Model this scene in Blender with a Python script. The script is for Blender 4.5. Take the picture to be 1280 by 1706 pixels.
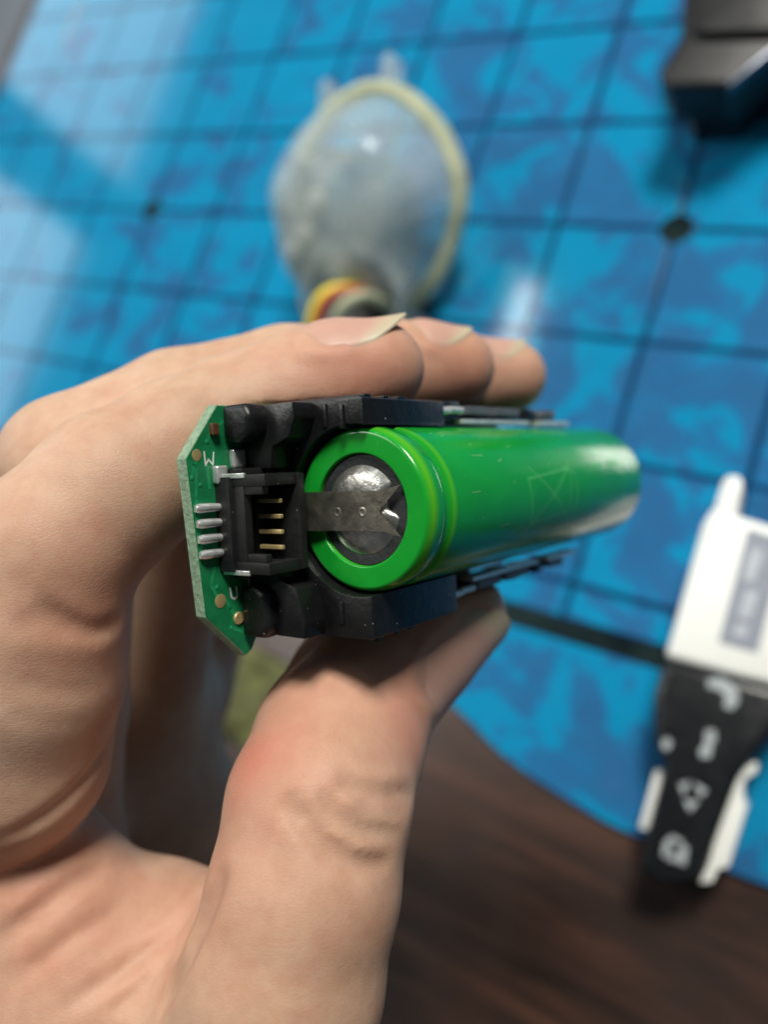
import bpy, bmesh, math, random
import numpy as np
from mathutils import Matrix, Vector
import openvdb
random.seed(7); rng = np.random.default_rng(7)
for o in list(bpy.data.objects): bpy.data.objects.remove(o)
SC = bpy.context.scene
MM = 0.001
rad = math.radians

# ------------------------------------------------------------------ camera, world, lamps
# world: Z up, origin on the mat under the dark dot on the right; all lengths in mm * MM
VIEW = np.array([[0.846545, 0.210369, -0.488986], [0.310049, -0.941555, 0.131693], [-0.432703, -0.263094, -0.862293]])     # columns: world directions of (right, down, forward) of the phone's view
EYE = np.array([68.33, -156.37, 250.41])
def frame(rot, org):
    m = Matrix.Identity(4)
    for i in range(3):
        for j in range(3): m[i][j] = float(rot[i][j])
        m[i][3] = float(org[i])*MM
    return m
cam = bpy.data.cameras.new('camera'); co = bpy.data.objects.new('camera', cam); SC.collection.objects.link(co)
co.matrix_world = frame(np.matmul(VIEW, np.diag([1, -1, -1])), EYE)
cam.sensor_fit = 'HORIZONTAL'; cam.sensor_width = 36; cam.lens = 36*1330/1280
cam.clip_start = 0.002; cam.clip_end = 50
cam.dof.use_dof = True; cam.dof.focus_distance = 0.0855; cam.dof.aperture_fstop = 37.4/2.5
SC.camera = co
W = bpy.data.worlds.new('World'); SC.world = W; W.use_nodes = True
W.node_tree.nodes['Background'].inputs[0].default_value = (0.80, 0.92, 1.0, 1)
W.node_tree.nodes['Background'].inputs[1].default_value = 0.085
def area(name, loc, target, sx, sy, watt, col):
    l = bpy.data.lights.new(name, 'AREA'); l.shape = 'RECTANGLE'; l.size = sx; l.size_y = sy; l.energy = watt; l.color = col
    o = bpy.data.objects.new(name, l); SC.collection.objects.link(o); o.location = loc
    o.rotation_euler = (Vector(target)-Vector(loc)).to_track_quat('-Z', 'Y').to_euler(); return o
# ceiling lamp over the table's far right, a thin tube on the left, two window panes with a pillar between them
area('ceiling_lamp', (0.32, 1.18, 1.72), (0, -0.1, 0.1), 0.55, 0.5, 60, (1, 0.97, 0.88))
area('fill_panel', (-1.60, -0.20, 1.95), (-0.05, -0.12, 0.15), 0.7, 0.7, 15, (1, 0.98, 0.93))  # added soft fill from the left for ceiling bounce, not a real fitting
tube = area('ceiling_tube', (-0.82, 0.30, 1.7), (-0.82, 0.30, 0), 0.05, 1.15, 3.6, (0.92, 1, 0.97))
area('window_pane', (-2.5, 1.60, 1.12), (-1.5, 1.60, 1.12), 1.0, 0.96, 6.5, (0.85, 0.95, 1))
area('window_pane', (-2.5, 0.27, 1.05), (-1.5, 0.27, 1.05), 1.1, 0.94, 9.5, (0.85, 0.95, 1))
SC.view_settings.view_transform = 'Standard'; SC.view_settings.look = 'None'
SC.view_settings.exposure = 0; SC.view_settings.gamma = 1
SC.render.engine = 'CYCLES'; SC.cycles.use_denoising = True; SC.cycles.max_bounces = 8
SC.cycles.transmission_bounces = 6; SC.cycles.caustics_refractive = False

# ------------------------------------------------------------------ helpers
def link(o, parent=None):
    SC.collection.objects.link(o)
    if parent is not None: o.parent = parent
    return o
def tag(o, label=None, cat=None, group=None, kind=None):
    if label: o['label'] = label
    if cat: o['category'] = cat
    if group: o['group'] = group
    if kind: o['kind'] = kind
    return o
def empty(name, m=None):
    o = bpy.data.objects.new(name, None); o.empty_display_size = 0.01; link(o)
    if m is not None: o.matrix_world = m
    return o
def mk(name, bm, mat, parent=None, smooth=False, scale=MM, angle=None):
    if scale != 1: bmesh.ops.scale(bm, vec=(scale,)*3, verts=bm.verts)
    bmesh.ops.recalc_face_normals(bm, faces=bm.faces)
    me = bpy.data.meshes.new(name); bm.to_mesh(me); bm.free()
    if smooth:
        me.shade_smooth()
        if angle: me.set_sharp_from_angle(angle=rad(angle))
    me.materials.append(mat)
    return link(bpy.data.objects.new(name, me), parent)
def NB(): return bmesh.new()
def box(bm, x0, x1, y0, y1, z0, z1, bev=0.0, seg=2):
    vs = [bm.verts.new(p) for p in ((x0,y0,z0),(x1,y0,z0),(x1,y1,z0),(x0,y1,z0),(x0,y0,z1),(x1,y0,z1),(x1,y1,z1),(x0,y1,z1))]
    fs = [bm.faces.new([vs[i] for i in q]) for q in ((0,3,2,1),(4,5,6,7),(0,1,5,4),(1,2,6,5),(2,3,7,6),(3,0,4,7))]
    if bev > 0:
        es = list({e for f_ in fs for e in f_.edges})
        bmesh.ops.bevel(bm, geom=es, offset=bev, segments=seg, affect='EDGES', profile=0.6)
    return bm
def prism(bm, pts, axis, lo, hi, bev=0.0, seg=2):
    """polygon (2-D points) extruded along an axis: axis 0 -> pts are (y,z), 1 -> (x,z), 2 -> (x,y)"""
    def v(p, h): return (h, p[0], p[1]) if axis == 0 else ((p[0], h, p[1]) if axis == 1 else (p[0], p[1], h))
    A = [bm.verts.new(v(p, lo)) for p in pts]; B = [bm.verts.new(v(p, hi)) for p in pts]
    n = len(pts); fs = [bm.faces.new(A), bm.faces.new(B)]
    for i in range(n): fs.append(bm.faces.new((A[i], A[(i+1) % n], B[(i+1) % n], B[i])))
    bmesh.ops.recalc_face_normals(bm, faces=fs)
    if bev > 0:
        es = list({e for f_ in fs for e in f_.edges})
        bmesh.ops.bevel(bm, geom=es, offset=bev, segments=seg, affect='EDGES', profile=0.6)
    return bm
def lathe(bm, prof, n=64, a0=0.0, a1=2*math.pi, closed=False):
    """prof: (r, z) pairs revolved about z"""
    full = abs(a1-a0-2*math.pi) < 1e-6; m = n if full else n+1; rings = []
    for r, z in prof:
        rings.append([bm.verts.new((r*math.cos(a0+(a1-a0)*k/n), r*math.sin(a0+(a1-a0)*k/n), z)) for k in range(m)])
    L = len(prof)
    for i in range(L if closed else L-1):
        p, q = rings[i], rings[(i+1) % L]
        for k in range(n): bm.faces.new((p[k], p[(k+1) % m], q[(k+1) % m], q[k]))
    return rings
def cap(bm, ring): bm.faces.new(ring)
def tube_mesh(bm, pts, r, n=10, taper=None):
    pts = [Vector(p) for p in pts]; rings = []; up = Vector((0.13, 0.27, 1)).normalized()
    for i, p in enumerate(pts):
        t = (pts[min(i+1, len(pts)-1)]-pts[max(i-1, 0)]).normalized()
        s = t.cross(up).normalized(); u = s.cross(t); rr = r if taper is None else r*taper[i]
        rings.append([bm.verts.new(p+s*rr*math.cos(2*math.pi*k/n)+u*rr*math.sin(2*math.pi*k/n)) for k in range(n)])
    for i in range(len(pts)-1):
        for k in range(n): bm.faces.new((rings[i][k], rings[i][(k+1) % n], rings[i+1][(k+1) % n], rings[i+1][k]))
    bm.faces.new(rings[0]); bm.faces.new(rings[-1]); return bm
def smooth_path(pts, n=8):
    pts = [Vector(p) for p in pts]; out = []
    for i in range(len(pts)-1):
        p0, p1, p2, p3 = pts[max(i-1,0)], pts[i], pts[i+1], pts[min(i+2, len(pts)-1)]
        for k in range(n):
            t = k/n
            out.append(0.5*((2*p1)+(p2-p0)*t+(2*p0-5*p1+4*p2-p3)*t*t+(3*p1-p0-3*p2+p3)*t**3))
    return out+[pts[-1]]

# ------------------------------------------------------------------ materials
def new_mat(name):
    m = bpy.data.materials.new(name); m.use_nodes = True
    nt = m.node_tree; return m, nt, nt.nodes['Principled BSDF']
def lnk(nt, a, b): nt.links.new(a, b)
def node(nt, typ, **kw):
    n = nt.nodes.new(typ)
    for k, v in kw.items():
        if hasattr(n, k) and not k.startswith('i_'): setattr(n, k, v)
    return n
def noise(nt, scale, detail=3, rough=0.55, coord=None, dist=0.0):
    n = node(nt, 'ShaderNodeTexNoise'); n.inputs['Scale'].default_value = scale; n.inputs['Detail'].default_value = detail
    n.inputs['Roughness'].default_value = rough; n.inputs['Distortion'].default_value = dist
    if coord is not None: lnk(nt, coord, n.inputs['Vector'])
    return n
def ramp(nt, fac, stops):
    r = node(nt, 'ShaderNodeValToRGB'); e = r.color_ramp.elements
    while len(e) < len(stops): e.new(0.5)
    for s, (p, c) in zip(e, stops): s.position = p; s.color = (*c, 1) if len(c) == 3 else c
    lnk(nt, fac, r.inputs[0]); return r
def mixc(nt, fac, a, b, mode='MIX'):
    n = node(nt, 'ShaderNodeMix'); n.data_type = 'RGBA'; n.blend_type = mode
    for s, v in ((n.inputs[0], fac), (n.inputs[6], a), (n.inputs[7], b)):
        if hasattr(v, 'is_linked'): lnk(nt, v, s)
        else: s.default_value = v if isinstance(v, float) else (*v, 1)
    return n.outputs[2]
def objc(nt): return node(nt, 'ShaderNodeTexCoord').outputs['Object']
def plain(name, col, rough=0.4, metal=0.0, var=0.15, scale=300, bump=0.05, bscale=1500, spec=0.5, coat=0.0, specks=0.0):
    m, nt, b = new_mat(name); oc = objc(nt)
    n1 = noise(nt, scale, 4, 0.6, oc)
    lo = tuple(c*(1-var) for c in col); hi = tuple(min(1, c*(1+var)) for c in col)
    c = ramp(nt, n1.outputs[0], [(0.3, lo), (0.7, hi)]).outputs[0]
    if specks > 0:       # grains of dust lying on the part
        vo = node(nt, 'ShaderNodeTexVoronoi'); vo.inputs['Scale'].default_value = 1100; lnk(nt, oc, vo.inputs['Vector'])
        n3 = noise(nt, 900, 2, 0.5, oc)
        r1 = ramp(nt, vo.outputs['Distance'], [(0.05, (1,1,1)), (0.13, (0,0,0))])
        r2 = ramp(nt, n3.outputs[0], [(0.56, (0,0,0)), (0.62, (1,1,1))])
        mk_ = mixc(nt, 1.0, r1.outputs[0], r2.outputs[0], 'MULTIPLY')
        sc_ = mixc(nt, 1.0, mk_, (specks,)*3, 'MULTIPLY')
        c = mixc(nt, sc_, c, (0.45, 0.45, 0.43))
    lnk(nt, c, b.inputs['Base Color'])
    rr = ramp(nt, n1.outputs[0], [(0.25, (rough*0.8,)*3), (0.75, (min(1, rough*1.25),)*3)])
    lnk(nt, rr.outputs[0], b.inputs['Roughness'])
    b.inputs['Metallic'].default_value = metal; b.inputs['Specular IOR Level'].default_value = spec
    b.inputs['Coat Weight'].default_value = coat; b.inputs['Coat Roughness'].default_value = 0.08
    if bump > 0:
        n2 = noise(nt, bscale, 3, 0.6, oc); bp = node(nt, 'ShaderNodeBump'); bp.inputs['Strength'].default_value = bump
        bp.inputs['Distance'].default_value = 0.0004; lnk(nt, n2.outputs[0], bp.inputs['Height']); lnk(nt, bp.outputs[0], b.inputs['Normal'])
    return m
M = {}
M['black'] = plain('black_plastic', (0.007, 0.0075, 0.008), 0.36, specks=0.9, bump=0.22, bscale=700, spec=0.38)
M['black2'] = plain('black_connector_plastic', (0.011, 0.011, 0.012), 0.46, spec=0.35, specks=0.35, bump=0.1)
M['green'] = plain('green_shrink_wrap', (0.008, 0.30, 0.024), 0.20, var=0.10, scale=120, bump=0.07, bscale=420, coat=0.10, spec=0.4, specks=0.35)
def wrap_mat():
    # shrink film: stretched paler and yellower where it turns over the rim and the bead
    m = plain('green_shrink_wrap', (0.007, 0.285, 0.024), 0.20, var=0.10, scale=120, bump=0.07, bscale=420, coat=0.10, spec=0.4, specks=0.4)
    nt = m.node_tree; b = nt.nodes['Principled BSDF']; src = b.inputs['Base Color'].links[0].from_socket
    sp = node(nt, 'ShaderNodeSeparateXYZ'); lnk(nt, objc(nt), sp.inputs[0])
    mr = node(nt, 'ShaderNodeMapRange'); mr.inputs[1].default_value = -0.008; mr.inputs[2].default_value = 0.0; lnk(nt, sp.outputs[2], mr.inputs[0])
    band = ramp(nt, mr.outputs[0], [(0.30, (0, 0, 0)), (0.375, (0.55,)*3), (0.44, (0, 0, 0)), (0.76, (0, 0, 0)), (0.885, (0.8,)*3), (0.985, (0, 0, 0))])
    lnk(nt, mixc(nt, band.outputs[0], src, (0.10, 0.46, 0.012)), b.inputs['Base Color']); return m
M['insul'] = plain('black_insulator_card', (0.014, 0.016, 0.018), 0.6, bump=0.25)
M['nickel'] = plain('nickel_strip', (0.36, 0.335, 0.285), 0.40, 0.9, var=0.2, scale=700, bump=0.22, bscale=900)
M['steel'] = plain('steel_cap', (0.46, 0.45, 0.42), 0.28, 0.9, var=0.15, scale=500, bump=0.3, bscale=500)
M['tin'] = plain('tin_plate', (0.74, 0.74, 0.70), 0.38, 0.55, var=0.15, bump=0.2)
M['gold'] = plain('gold_plate', (0.70, 0.53, 0.25), 0.36, 0.6, var=0.2)
M['solder'] = plain('solder', (0.70, 0.72, 0.72), 0.30, 0.7, var=0.12, bump=0.3, bscale=900)
M['pcb'] = plain('green_solder_mask', (0.008, 0.17, 0.060), 0.33, var=0.22, scale=420, bump=0.06)
M['pcbcore'] = plain('board_core', (0.20, 0.30, 0.20), 0.75, var=0.25, scale=1400, bump=0.4)
M['silk'] = plain('white_silkscreen', (0.72, 0.76, 0.72), 0.6)
M['brown'] = plain('brown_component', (0.09, 0.035, 0.012), 0.5)
M['print'] = plain('pale_green_print', (0.10, 0.50, 0.14), 0.4, bump=0)
M['white'] = plain('white_plastic', (0.80, 0.81, 0.78), 0.38, var=0.03, bump=0.05, scale=60)
M['label'] = plain('grey_label', (0.24, 0.26, 0.32), 0.5, var=0.08)
M['labeltxt'] = plain('pale_label_print', (0.42, 0.45, 0.50), 0.5)
M['blackd'] = plain('black_gloss_plastic', (0.008, 0.009, 0.011), 0.30)
M['icon'] = plain('grey_icon_print', (0.36, 0.40, 0.42), 0.5)
M['boxtop'] = plain('charcoal_plastic', (0.008, 0.008, 0.009), 0.40, scale=80)
M['edge'] = plain('polished_edge', (0.14, 0.15, 0.18), 0.35, 0.8)
M['yellow'] = plain('yellow_insulation', (0.75, 0.62, 0.03), 0.45)
M['red'] = plain('red_insulation', (0.42, 0.06, 0.04), 0.45)
M['dark'] = plain('dark_insulation', (0.02, 0.022, 0.02), 0.5)
M['floor'] = plain('grey_floor', (0.40, 0.44, 0.50), 0.4, var=0.08, scale=3)
M['nail'] = None

def mat_mat(name, kind, root):
    m, nt, b = new_mat(name); tc = node(nt, 'ShaderNodeTexCoord'); tc.object = root; oc = tc.outputs['Object']
    if kind == 'tile':
        n1 = noise(nt, 44, 6, 0.60, oc, 0.9); n2 = noise(nt, 10, 2, 0.5, oc)
        # printed blotches: more of them towards the near right corner of the sheet
        sp = node(nt, 'ShaderNodeSeparateXYZ'); lnk(nt, oc, sp.inputs[0])
        mr = node(nt, 'ShaderNodeMapRange'); mr.inputs[1].default_value = -0.30; mr.inputs[2].default_value = 0.10
        mr.inputs[3].default_value = -0.085; mr.inputs[4].default_value = 0.05; lnk(nt, sp.outputs[0], mr.inputs[0])
        ad = node(nt, 'ShaderNodeMath', operation='ADD'); lnk(nt, n1.outputs[0], ad.inputs[0]); lnk(nt, mr.outputs[0], ad.inputs[1])
        a2 = node(nt, 'ShaderNodeMath', operation='MULTIPLY_ADD'); lnk(nt, n2.outputs[0], a2.inputs[0]); a2.inputs[1].default_value = 0.35
        lnk(nt, ad.outputs[0], a2.inputs[2])
        blot = ramp(nt, a2.outputs[0], [(0.66, (0.004, 0.212, 0.405)), (0.68, (0.018, 0.115, 0.285)), (0.80, (0.026, 0.085, 0.225))])
        n3 = noise(nt, 60, 3, 0.5, oc)
        c = mixc(nt, 0.22, blot.outputs[0], ramp(nt, n3.outputs[0], [(0.3, (0.004, 0.18, 0.36)), (0.7, (0.008, 0.26, 0.50))]).outputs[0], 'MIX')
    elif kind == 'line':
        n3 = noise(nt, 50, 3, 0.5, oc)
        c = ramp(nt, n3.outputs[0], [(0.3, (0.004, 0.030, 0.085)), (0.7, (0.006, 0.055, 0.15))]).outputs[0]
    else:
        n3 = noise(nt, 60, 3, 0.5, oc)
        c = ramp(nt, n3.outputs[0], [(0.35, (0.004, 0.010, 0.014)), (0.65, (0.014, 0.026, 0.026))]).outputs[0]
    lnk(nt, c, b.inputs['Base Color'])
    n4 = noise(nt, 14, 2, 0.5, oc); rr = ramp(nt, n4.outputs[0], [(0.3, (0.07,)*3), (0.7, (0.11,)*3)]); lnk(nt, rr.outputs[0], b.inputs['Roughness'])
    n5 = noise(nt, 18, 2, 0.4, oc); bp = node(nt, 'ShaderNodeBump'); bp.inputs['Strength'].default_value = 0.05; bp.inputs['Distance'].default_value = 0.001
    lnk(nt, n5.outputs[0], bp.inputs['Height']); lnk(nt, bp.outputs[0], b.inputs['Normal'])
    return m
def wood_mat():
    m, nt, b = new_mat('dark_wood'); oc = objc(nt)
    mp = node(nt, 'ShaderNodeMapping'); mp.inputs['Scale'].default_value = (9, 70, 9); mp.inputs['Rotation'].default_value = (0, 0, 0.05); lnk(nt, oc, mp.inputs[0])
    n1 = noise(nt, 1.0, 6, 0.62, mp.outputs[0], 0.8); n2 = noise(nt, 11, 4, 0.55, oc)
    c1 = ramp(nt, n1.outputs[0], [(0.32, (0.012, 0.007, 0.005)), (0.48, (0.034, 0.017, 0.012)), (0.64, (0.080, 0.036, 0.023))]).outputs[0]
    c = mixc(nt, ramp(nt, n2.outputs[0], [(0.35, (0, 0, 0)), (0.75, (0.5,)*3)]).outputs[0], c1, (0.034, 0.026, 0.024))
    # pale scuffs and scratches
    vo = node(nt, 'ShaderNodeTexVoronoi'); vo.inputs['Scale'].default_value = 34; lnk(nt, oc, vo.inputs['Vector'])
    sc = ramp(nt, vo.outputs['Distance'], [(0.0, (0.8,)*3), (0.11, (0, 0, 0))])
    ns = noise(nt, 22, 2, 0.5, oc); sm = ramp(nt, ns.outputs[0], [(0.56, (0, 0, 0)), (0.66, (1, 1, 1))])
    c = mixc(nt, mixc(nt, 1.0, sc.outputs[0], sm.outputs[0], 'MULTIPLY'), c, (0.18, 0.17, 0.15))
    lnk(nt, c, b.inputs['Base Color'])
    rr = ramp(nt, n2.outputs[0], [(0.3, (0.28,)*3), (0.7, (0.45,)*3)]); lnk(nt, rr.outputs[0], b.inputs['Roughness'])
    bp = node(nt, 'ShaderNodeBump'); bp.inputs['Strength'].default_value = 0.25; bp.inputs['Distance'].default_value = 0.0006
    lnk(nt, n1.outputs[0], bp.inputs['Height']); lnk(nt, bp.outputs[0], b.inputs['Normal'])
    return m
def clear_mat(name, col, rough, trans):
    """milky thin plastic: part of the light goes straight through, part is scattered by the cloudy wall"""
    m, nt, b = new_mat(name); oc = objc(nt); n1 = noise(nt, 60, 4, 0.6, oc)
    c = ramp(nt, n1.outputs[0], [(0.3, tuple(x*0.80 for x in col)), (0.7, col)]).outputs[0]
    lnk(nt, c, b.inputs['Base Color']); b.inputs['Roughness'].default_value = rough
    bp = node(nt, 'ShaderNodeBump'); bp.inputs['Strength'].default_value = 0.5; bp.inputs['Distance'].default_value = 0.003
    n2 = noise(nt, 85, 3, 0.5, oc); lnk(nt, n2.outputs[0], bp.inputs['Height']); lnk(nt, bp.outputs[0], b.inputs['Normal'])
    tr = node(nt, 'ShaderNodeBsdfTransparent'); tl = node(nt, 'ShaderNodeBsdfTranslucent'); lnk(nt, c, tl.inputs[0])
    m1 = node(nt, 'ShaderNodeMixShader'); m1.inputs[0].default_value = 0.35; lnk(nt, b.outputs[0], m1.inputs[1]); lnk(nt, tl.outputs[0], m1.inputs[2])
    f = ramp(nt, n1.outputs[0], [(0.3, (max(0, trans-0.12),)*3), (0.7, (min(1, trans+0.12),)*3)])
    m2 = node(nt, 'ShaderNodeMixShader'); lnk(nt, f.outputs[0], m2.inputs[0]); lnk(nt, m1.outputs[0], m2.inputs[1]); lnk(nt, tr.outputs[0], m2.inputs[2])
    lnk(nt, m2.outputs[0], nt.nodes['Material Output'].inputs[0]); return m
M['wood'] = wood_mat()
M['clear'] = clear_mat('milky_clear_plastic', (0.80, 0.87, 0.84), 0.14, 0.70)
M['boss'] = clear_mat('pale_boss_plastic', (0.85, 0.90, 0.84), 0.35, 0.05)
M['rim'] = clear_mat('yellowed_clear_plastic', (0.78, 0.80, 0.56), 0.35, 0.06)
M['frost'] = clear_mat('frosted_grey_plastic', (0.20, 0.27, 0.27), 0.22, 0.30)

# ------------------------------------------------------------------ setting: floor, table, mat
bm = NB(); box(bm, -3000, 2500, -2500, 2500, -790, -770); tag(mk('floor', bm, M['floor']), kind='structure')
bm = NB(); box(bm, -436, 560, -620, 420, -32, -1.6, 3); 
tag(mk('table', bm, M['wood'], smooth=True, angle=40), 'dark reddish brown wooden table top under the blue mat', 'table')

mat_root = empty('table_mat', Matrix.Identity(4))
tag(mat_root, 'glossy blue tile patterned table mat with dark grid lines and dots', 'table mat')
ML, MT, MD = mat_mat('mat_line', 'line', mat_root), mat_mat('mat_tile', 'tile', mat_root), mat_mat('mat_dark', 'dark', mat_root)
TL = 42.0
edge = smooth_path([(-424, -146, 0), (-130, -148, 0), (-75, -156, 0), (-26, -175, 0), (-5, -184, 0), (15, -188.5, 0), (33, -191, 0), (62, -190.5, 0), (120, -189, 0), (260, -188, 0)], 6)
outline = [(p.x, p.y) for p in edge]+[(260, 210), (-424, 210)]
bm = NB(); prism(bm, outline, 2, -1.5, -0.35); mk('backing_sheet', bm, ML, mat_root)
bm = NB(); box(bm, -TL/2+1.1, TL/2-1.1, -TL/2+1.1, TL/2-1.1, -0.45, 0, 0.12, 1)
proto = mk('tile', bm, MT, mat_root); proto.location = (-9.5*TL*MM, 4.5*TL*MM, 0)
for i in range(-10, 6):
    for j in range(-3, 5):
        if (i, j) == (-10, 4): continue
        o = proto.copy(); link(o, mat_root); o.location = ((i+0.5)*TL*MM, (j+0.5)*TL*MM, 0)
for i in range(-10, 6):                                     # narrow last row before the black border line
    bm = NB(); box(bm, i*TL+1.1, (i+1)*TL-1.1, -136.5, -127.1, -0.45, 0, 0.12, 1); mk('tile', bm, MT, mat_root)
bm = NB(); box(bm, -423.5, 259.5, -143.6, -137.0, -0.45, 0.02, 0.1, 1); mk('border_line', bm, MD, mat_root)
inner = [(p.x, min(p.y+0.4, -144.4)) for p in edge]
bm = NB(); prism(bm, inner+[(259.5, -144.0), (-423.5, -144.0)], 2, -0.45, 0); mk('border_strip', bm, MT, mat_root)
for (x, y) in ((0, 0), (-6*TL, 0)):
    bm = NB(); r_ = lathe(bm, [(5.6, -0.3), (5.6, 0.02), (5.52, 0.05)], 28); cap(bm, r_[-1])
    d = mk('dot', bm, MD, mat_root); d.location = (x*MM, y*MM, 0)

# ------------------------------------------------------------------ battery pack
# local axes of the pack: x from board to cell, y across, z along the cell (0 = its positive end, up towards the viewer)
PACK_ROT = np.array([[0.970627, -0.218703, -0.10026], [0.169023, 0.916434, -0.36274], [0.171214, 0.335139, 0.926481]]); PACK_ORG = np.array([23.053482, -145.396089, 175.707583])
pack = empty('battery_pack', frame(PACK_ROT, PACK_ORG))
tag(pack, 'green battery cell in black holder with green circuit board, held in the hand', 'battery pack')
def pempty(name, parent): 
    o = bpy.data.objects.new(name, None); o.empty_display_size = 0.005; return link(o, parent)
R_ = 9.2
bm = NB()
prof = [(6.25, -1.3), (6.25, -0.12), (6.32, -0.02), (6.42, 0.0), (6.6, 0.0), (8.4, 0.0), (8.58, -0.01), (8.72, -0.06), (8.92, -0.28), (9.06, -0.62), (9.14, -0.95), (9.2, -1.4), (9.2, -2.6), (9.12, -3.0), (8.86, -3.5), (8.80, -3.9), (8.88, -4.3), (9.14, -4.8), (9.2, -5.2), (9.2, -20), (9.2, -40), (9.2, -63.8), (9.0, -64.6), (8.4, -65)]
rr = lathe(bm, prof, 96); cap(bm, rr[-1]); cap(bm, rr[0])
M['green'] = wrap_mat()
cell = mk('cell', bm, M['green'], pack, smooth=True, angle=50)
bm = NB(); rr = lathe(bm, [(3.2, -0.95), (3.2, -0.62), (3.4, -0.5), (6.1, -0.5), (6.24, -0.62), (6.24, -0.95)], 64, closed=True)
mk('insulator_ring', bm, M['insul'], cell, smooth=True, angle=40)
bm = NB()                                                   # steel cap with three vent notches
n = 72; rings = []
for r, z in ((4.95, -0.9), (4.95, -0.45), (4.7, -0.30), (4.1, -0.02), (3.7, 0.10), (2.2, 0.14), (0.8, 0.14)):
    ring = []
    for k in range(n):
        a = 2*math.pi*k/n; rr_ = r
        for vc, vw in ((0.22, 0.34),):
            dd = abs((a-vc+math.pi) % (2*math.pi)-math.pi)
            if r > 3.0: rr_ -= (r-2.6)*0.62*max(0, 1-(dd/vw)**4)
        ring.append(bm.verts.new((rr_*math.cos(a), rr_*math.sin(a), z)))
    rings.append(ring)
for p, q in zip(rings, rings[1:]):
    for k in range(n): bm.faces.new((p[k], p[(k+1) % n], q[(k+1) % n], q[k]))
cap(bm, rings[-1]); mk('terminal_cap', bm, M['steel'], cell, smooth=True, angle=50)
# nickel strip welded on the cap: forked end to the right, folded down to the holder on the left
bm = NB(); t_ = 0.16
top = [(-12.4, 2.1, 0.1), (-8.4, 2.15, 1.05), (-6.6, 2.15, 1.12), (-5.2, 2.15, 0.86), (-3.9, 2.15, 0.44), (-1.0, 2.15, 0.40), (1.6, 2.15, 0.41), (3.4, 2.15, 0.42), (5.85, 2.75, 0.44)]
midr = [(-12.4, 0, 0.1), (-8.4, 0, 1.05), (-6.6, 0, 1.12), (-5.2, 0, 0.86), (-3.9, 0, 0.44), (-1.0, 0, 0.40), (1.6, 0, 0.41), (2.9, 0, 0.42)]
def strip(zoff):
    T = [bm.verts.new((x, y, z+zoff)) for x, y, z in top]; C = [bm.verts.new((x, -0.1, z+zoff)) for x, y, z in midr]
    Bt = [bm.verts.new((x, -y-0.15, z+zoff)) for x, y, z in top]
    for i in range(7):
        bm.faces.new((T[i], T[i+1], C[i+1], C[i])); bm.faces.new((C[i], C[i+1], Bt[i+1], Bt[i]))
    bm.faces.new((T[7], T[8], C[7])); bm.faces.new((Bt[7], C[7], Bt[8]))
strip(0)
ext = bmesh.ops.solidify(bm, geom=bm.faces[:], thickness=t_)
mk('weld_strip', bm, M['nickel'], cell, smooth=True, angle=30)
for x in (-3.0, 0.6):                                       # weld dimples
    bm = NB(); lathe(bm, [(0.16, 0.395), (0.30, 0.47), (0.46, 0.50), (0.62, 0.40)], 16)
    rr = bm.verts[:]; mk('weld_spot', bm, M['nickel'], cell, smooth=True).location = (x*MM, -0.2*MM, 0.0)
# printed marks on the wrap: strokes lying on the cylinder (angle in degrees about the cell, z in mm)
def cyl_strokes(name, strokes, w, mat, parent, r=9.225):
    bm = NB()
    for st in strokes:
        pts = [Vector((math.radians(a)*r, z)) for a, z in st]; dense = []
        for p, q in zip(pts, pts[1:]):
            k = max(1, int((q-p).length/0.5)); dense += [p+(q-p)*i/k for i in range(k)]
        dense.append(pts[-1]); row = []
        for i, p in enumerate(dense):
            t = (dense[min(i+1, len(dense)-1)]-dense[max(i-1, 0)]).normalized(); nn = Vector((-t.y, t.x))
            for s in (-1, 1):
                q = p+nn*w*0.5*s; row.append(bm.verts.new((r*math.cos(q.x/r), r*math.sin(q.x/r), q.y)))
        for i in range(len(dense)-1): bm.faces.new((row[2*i], row[2*i+1], row[2*i+3], row[2*i+2]))
    return mk(name, bm, mat, parent, smooth=True)
circ = [(-27+4*math.cos(2*math.pi*k/14), -21.6+0.8*math.sin(2*math.pi*k/14)) for k in range(15)]
circ2 = [(c_[0]*1.0+0, c_[1]) for c_ in circ]
cyl_strokes('recycling_symbol', [[(14, -23), (20, -36)], [(14, -23), (-22, -24)], [(-22, -24), (-18, -35)], [(17, -36), (-20, -35)], [(22, -34), (16, -37.5), (-10, -37.6), (-24, -36)],
    [(24, -24), (-30, -37)], [(-32, -22), (26, -37)], circ2, [(-36, -41), (-36, -46)]], 0.16, M['print'], cell)
M['scuff'] = plain('pale_scuff', (0.16, 0.44, 0.15), 0.5, bump=0)
for a_, z_, da, dz in ((62, -8.0, 1.5, -0.5), (58, -9.4, 3.0, -1.2), (47, -13.5, 1.2, -0.3), (36, -14.4, 0.5, 2.6), (30, -17.2, 2.0, -1.0), (8, -8.8, 0.4, -1.8), (12, -19.0, 1.0, -0.4), (-12, -11.0, 2.2, -0.2), (-20, -16.0, 1.0, -2.0), (44, -22.0, 0.6, -0.9), (-28, -30, 3, -2.4), (22, -30, 5, -0.6)):
    cyl_strokes('scuff', [[(a_, z_), (a_+da, z_+dz)]], 0.10, M['scuff'], cell, 9.222)
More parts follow.
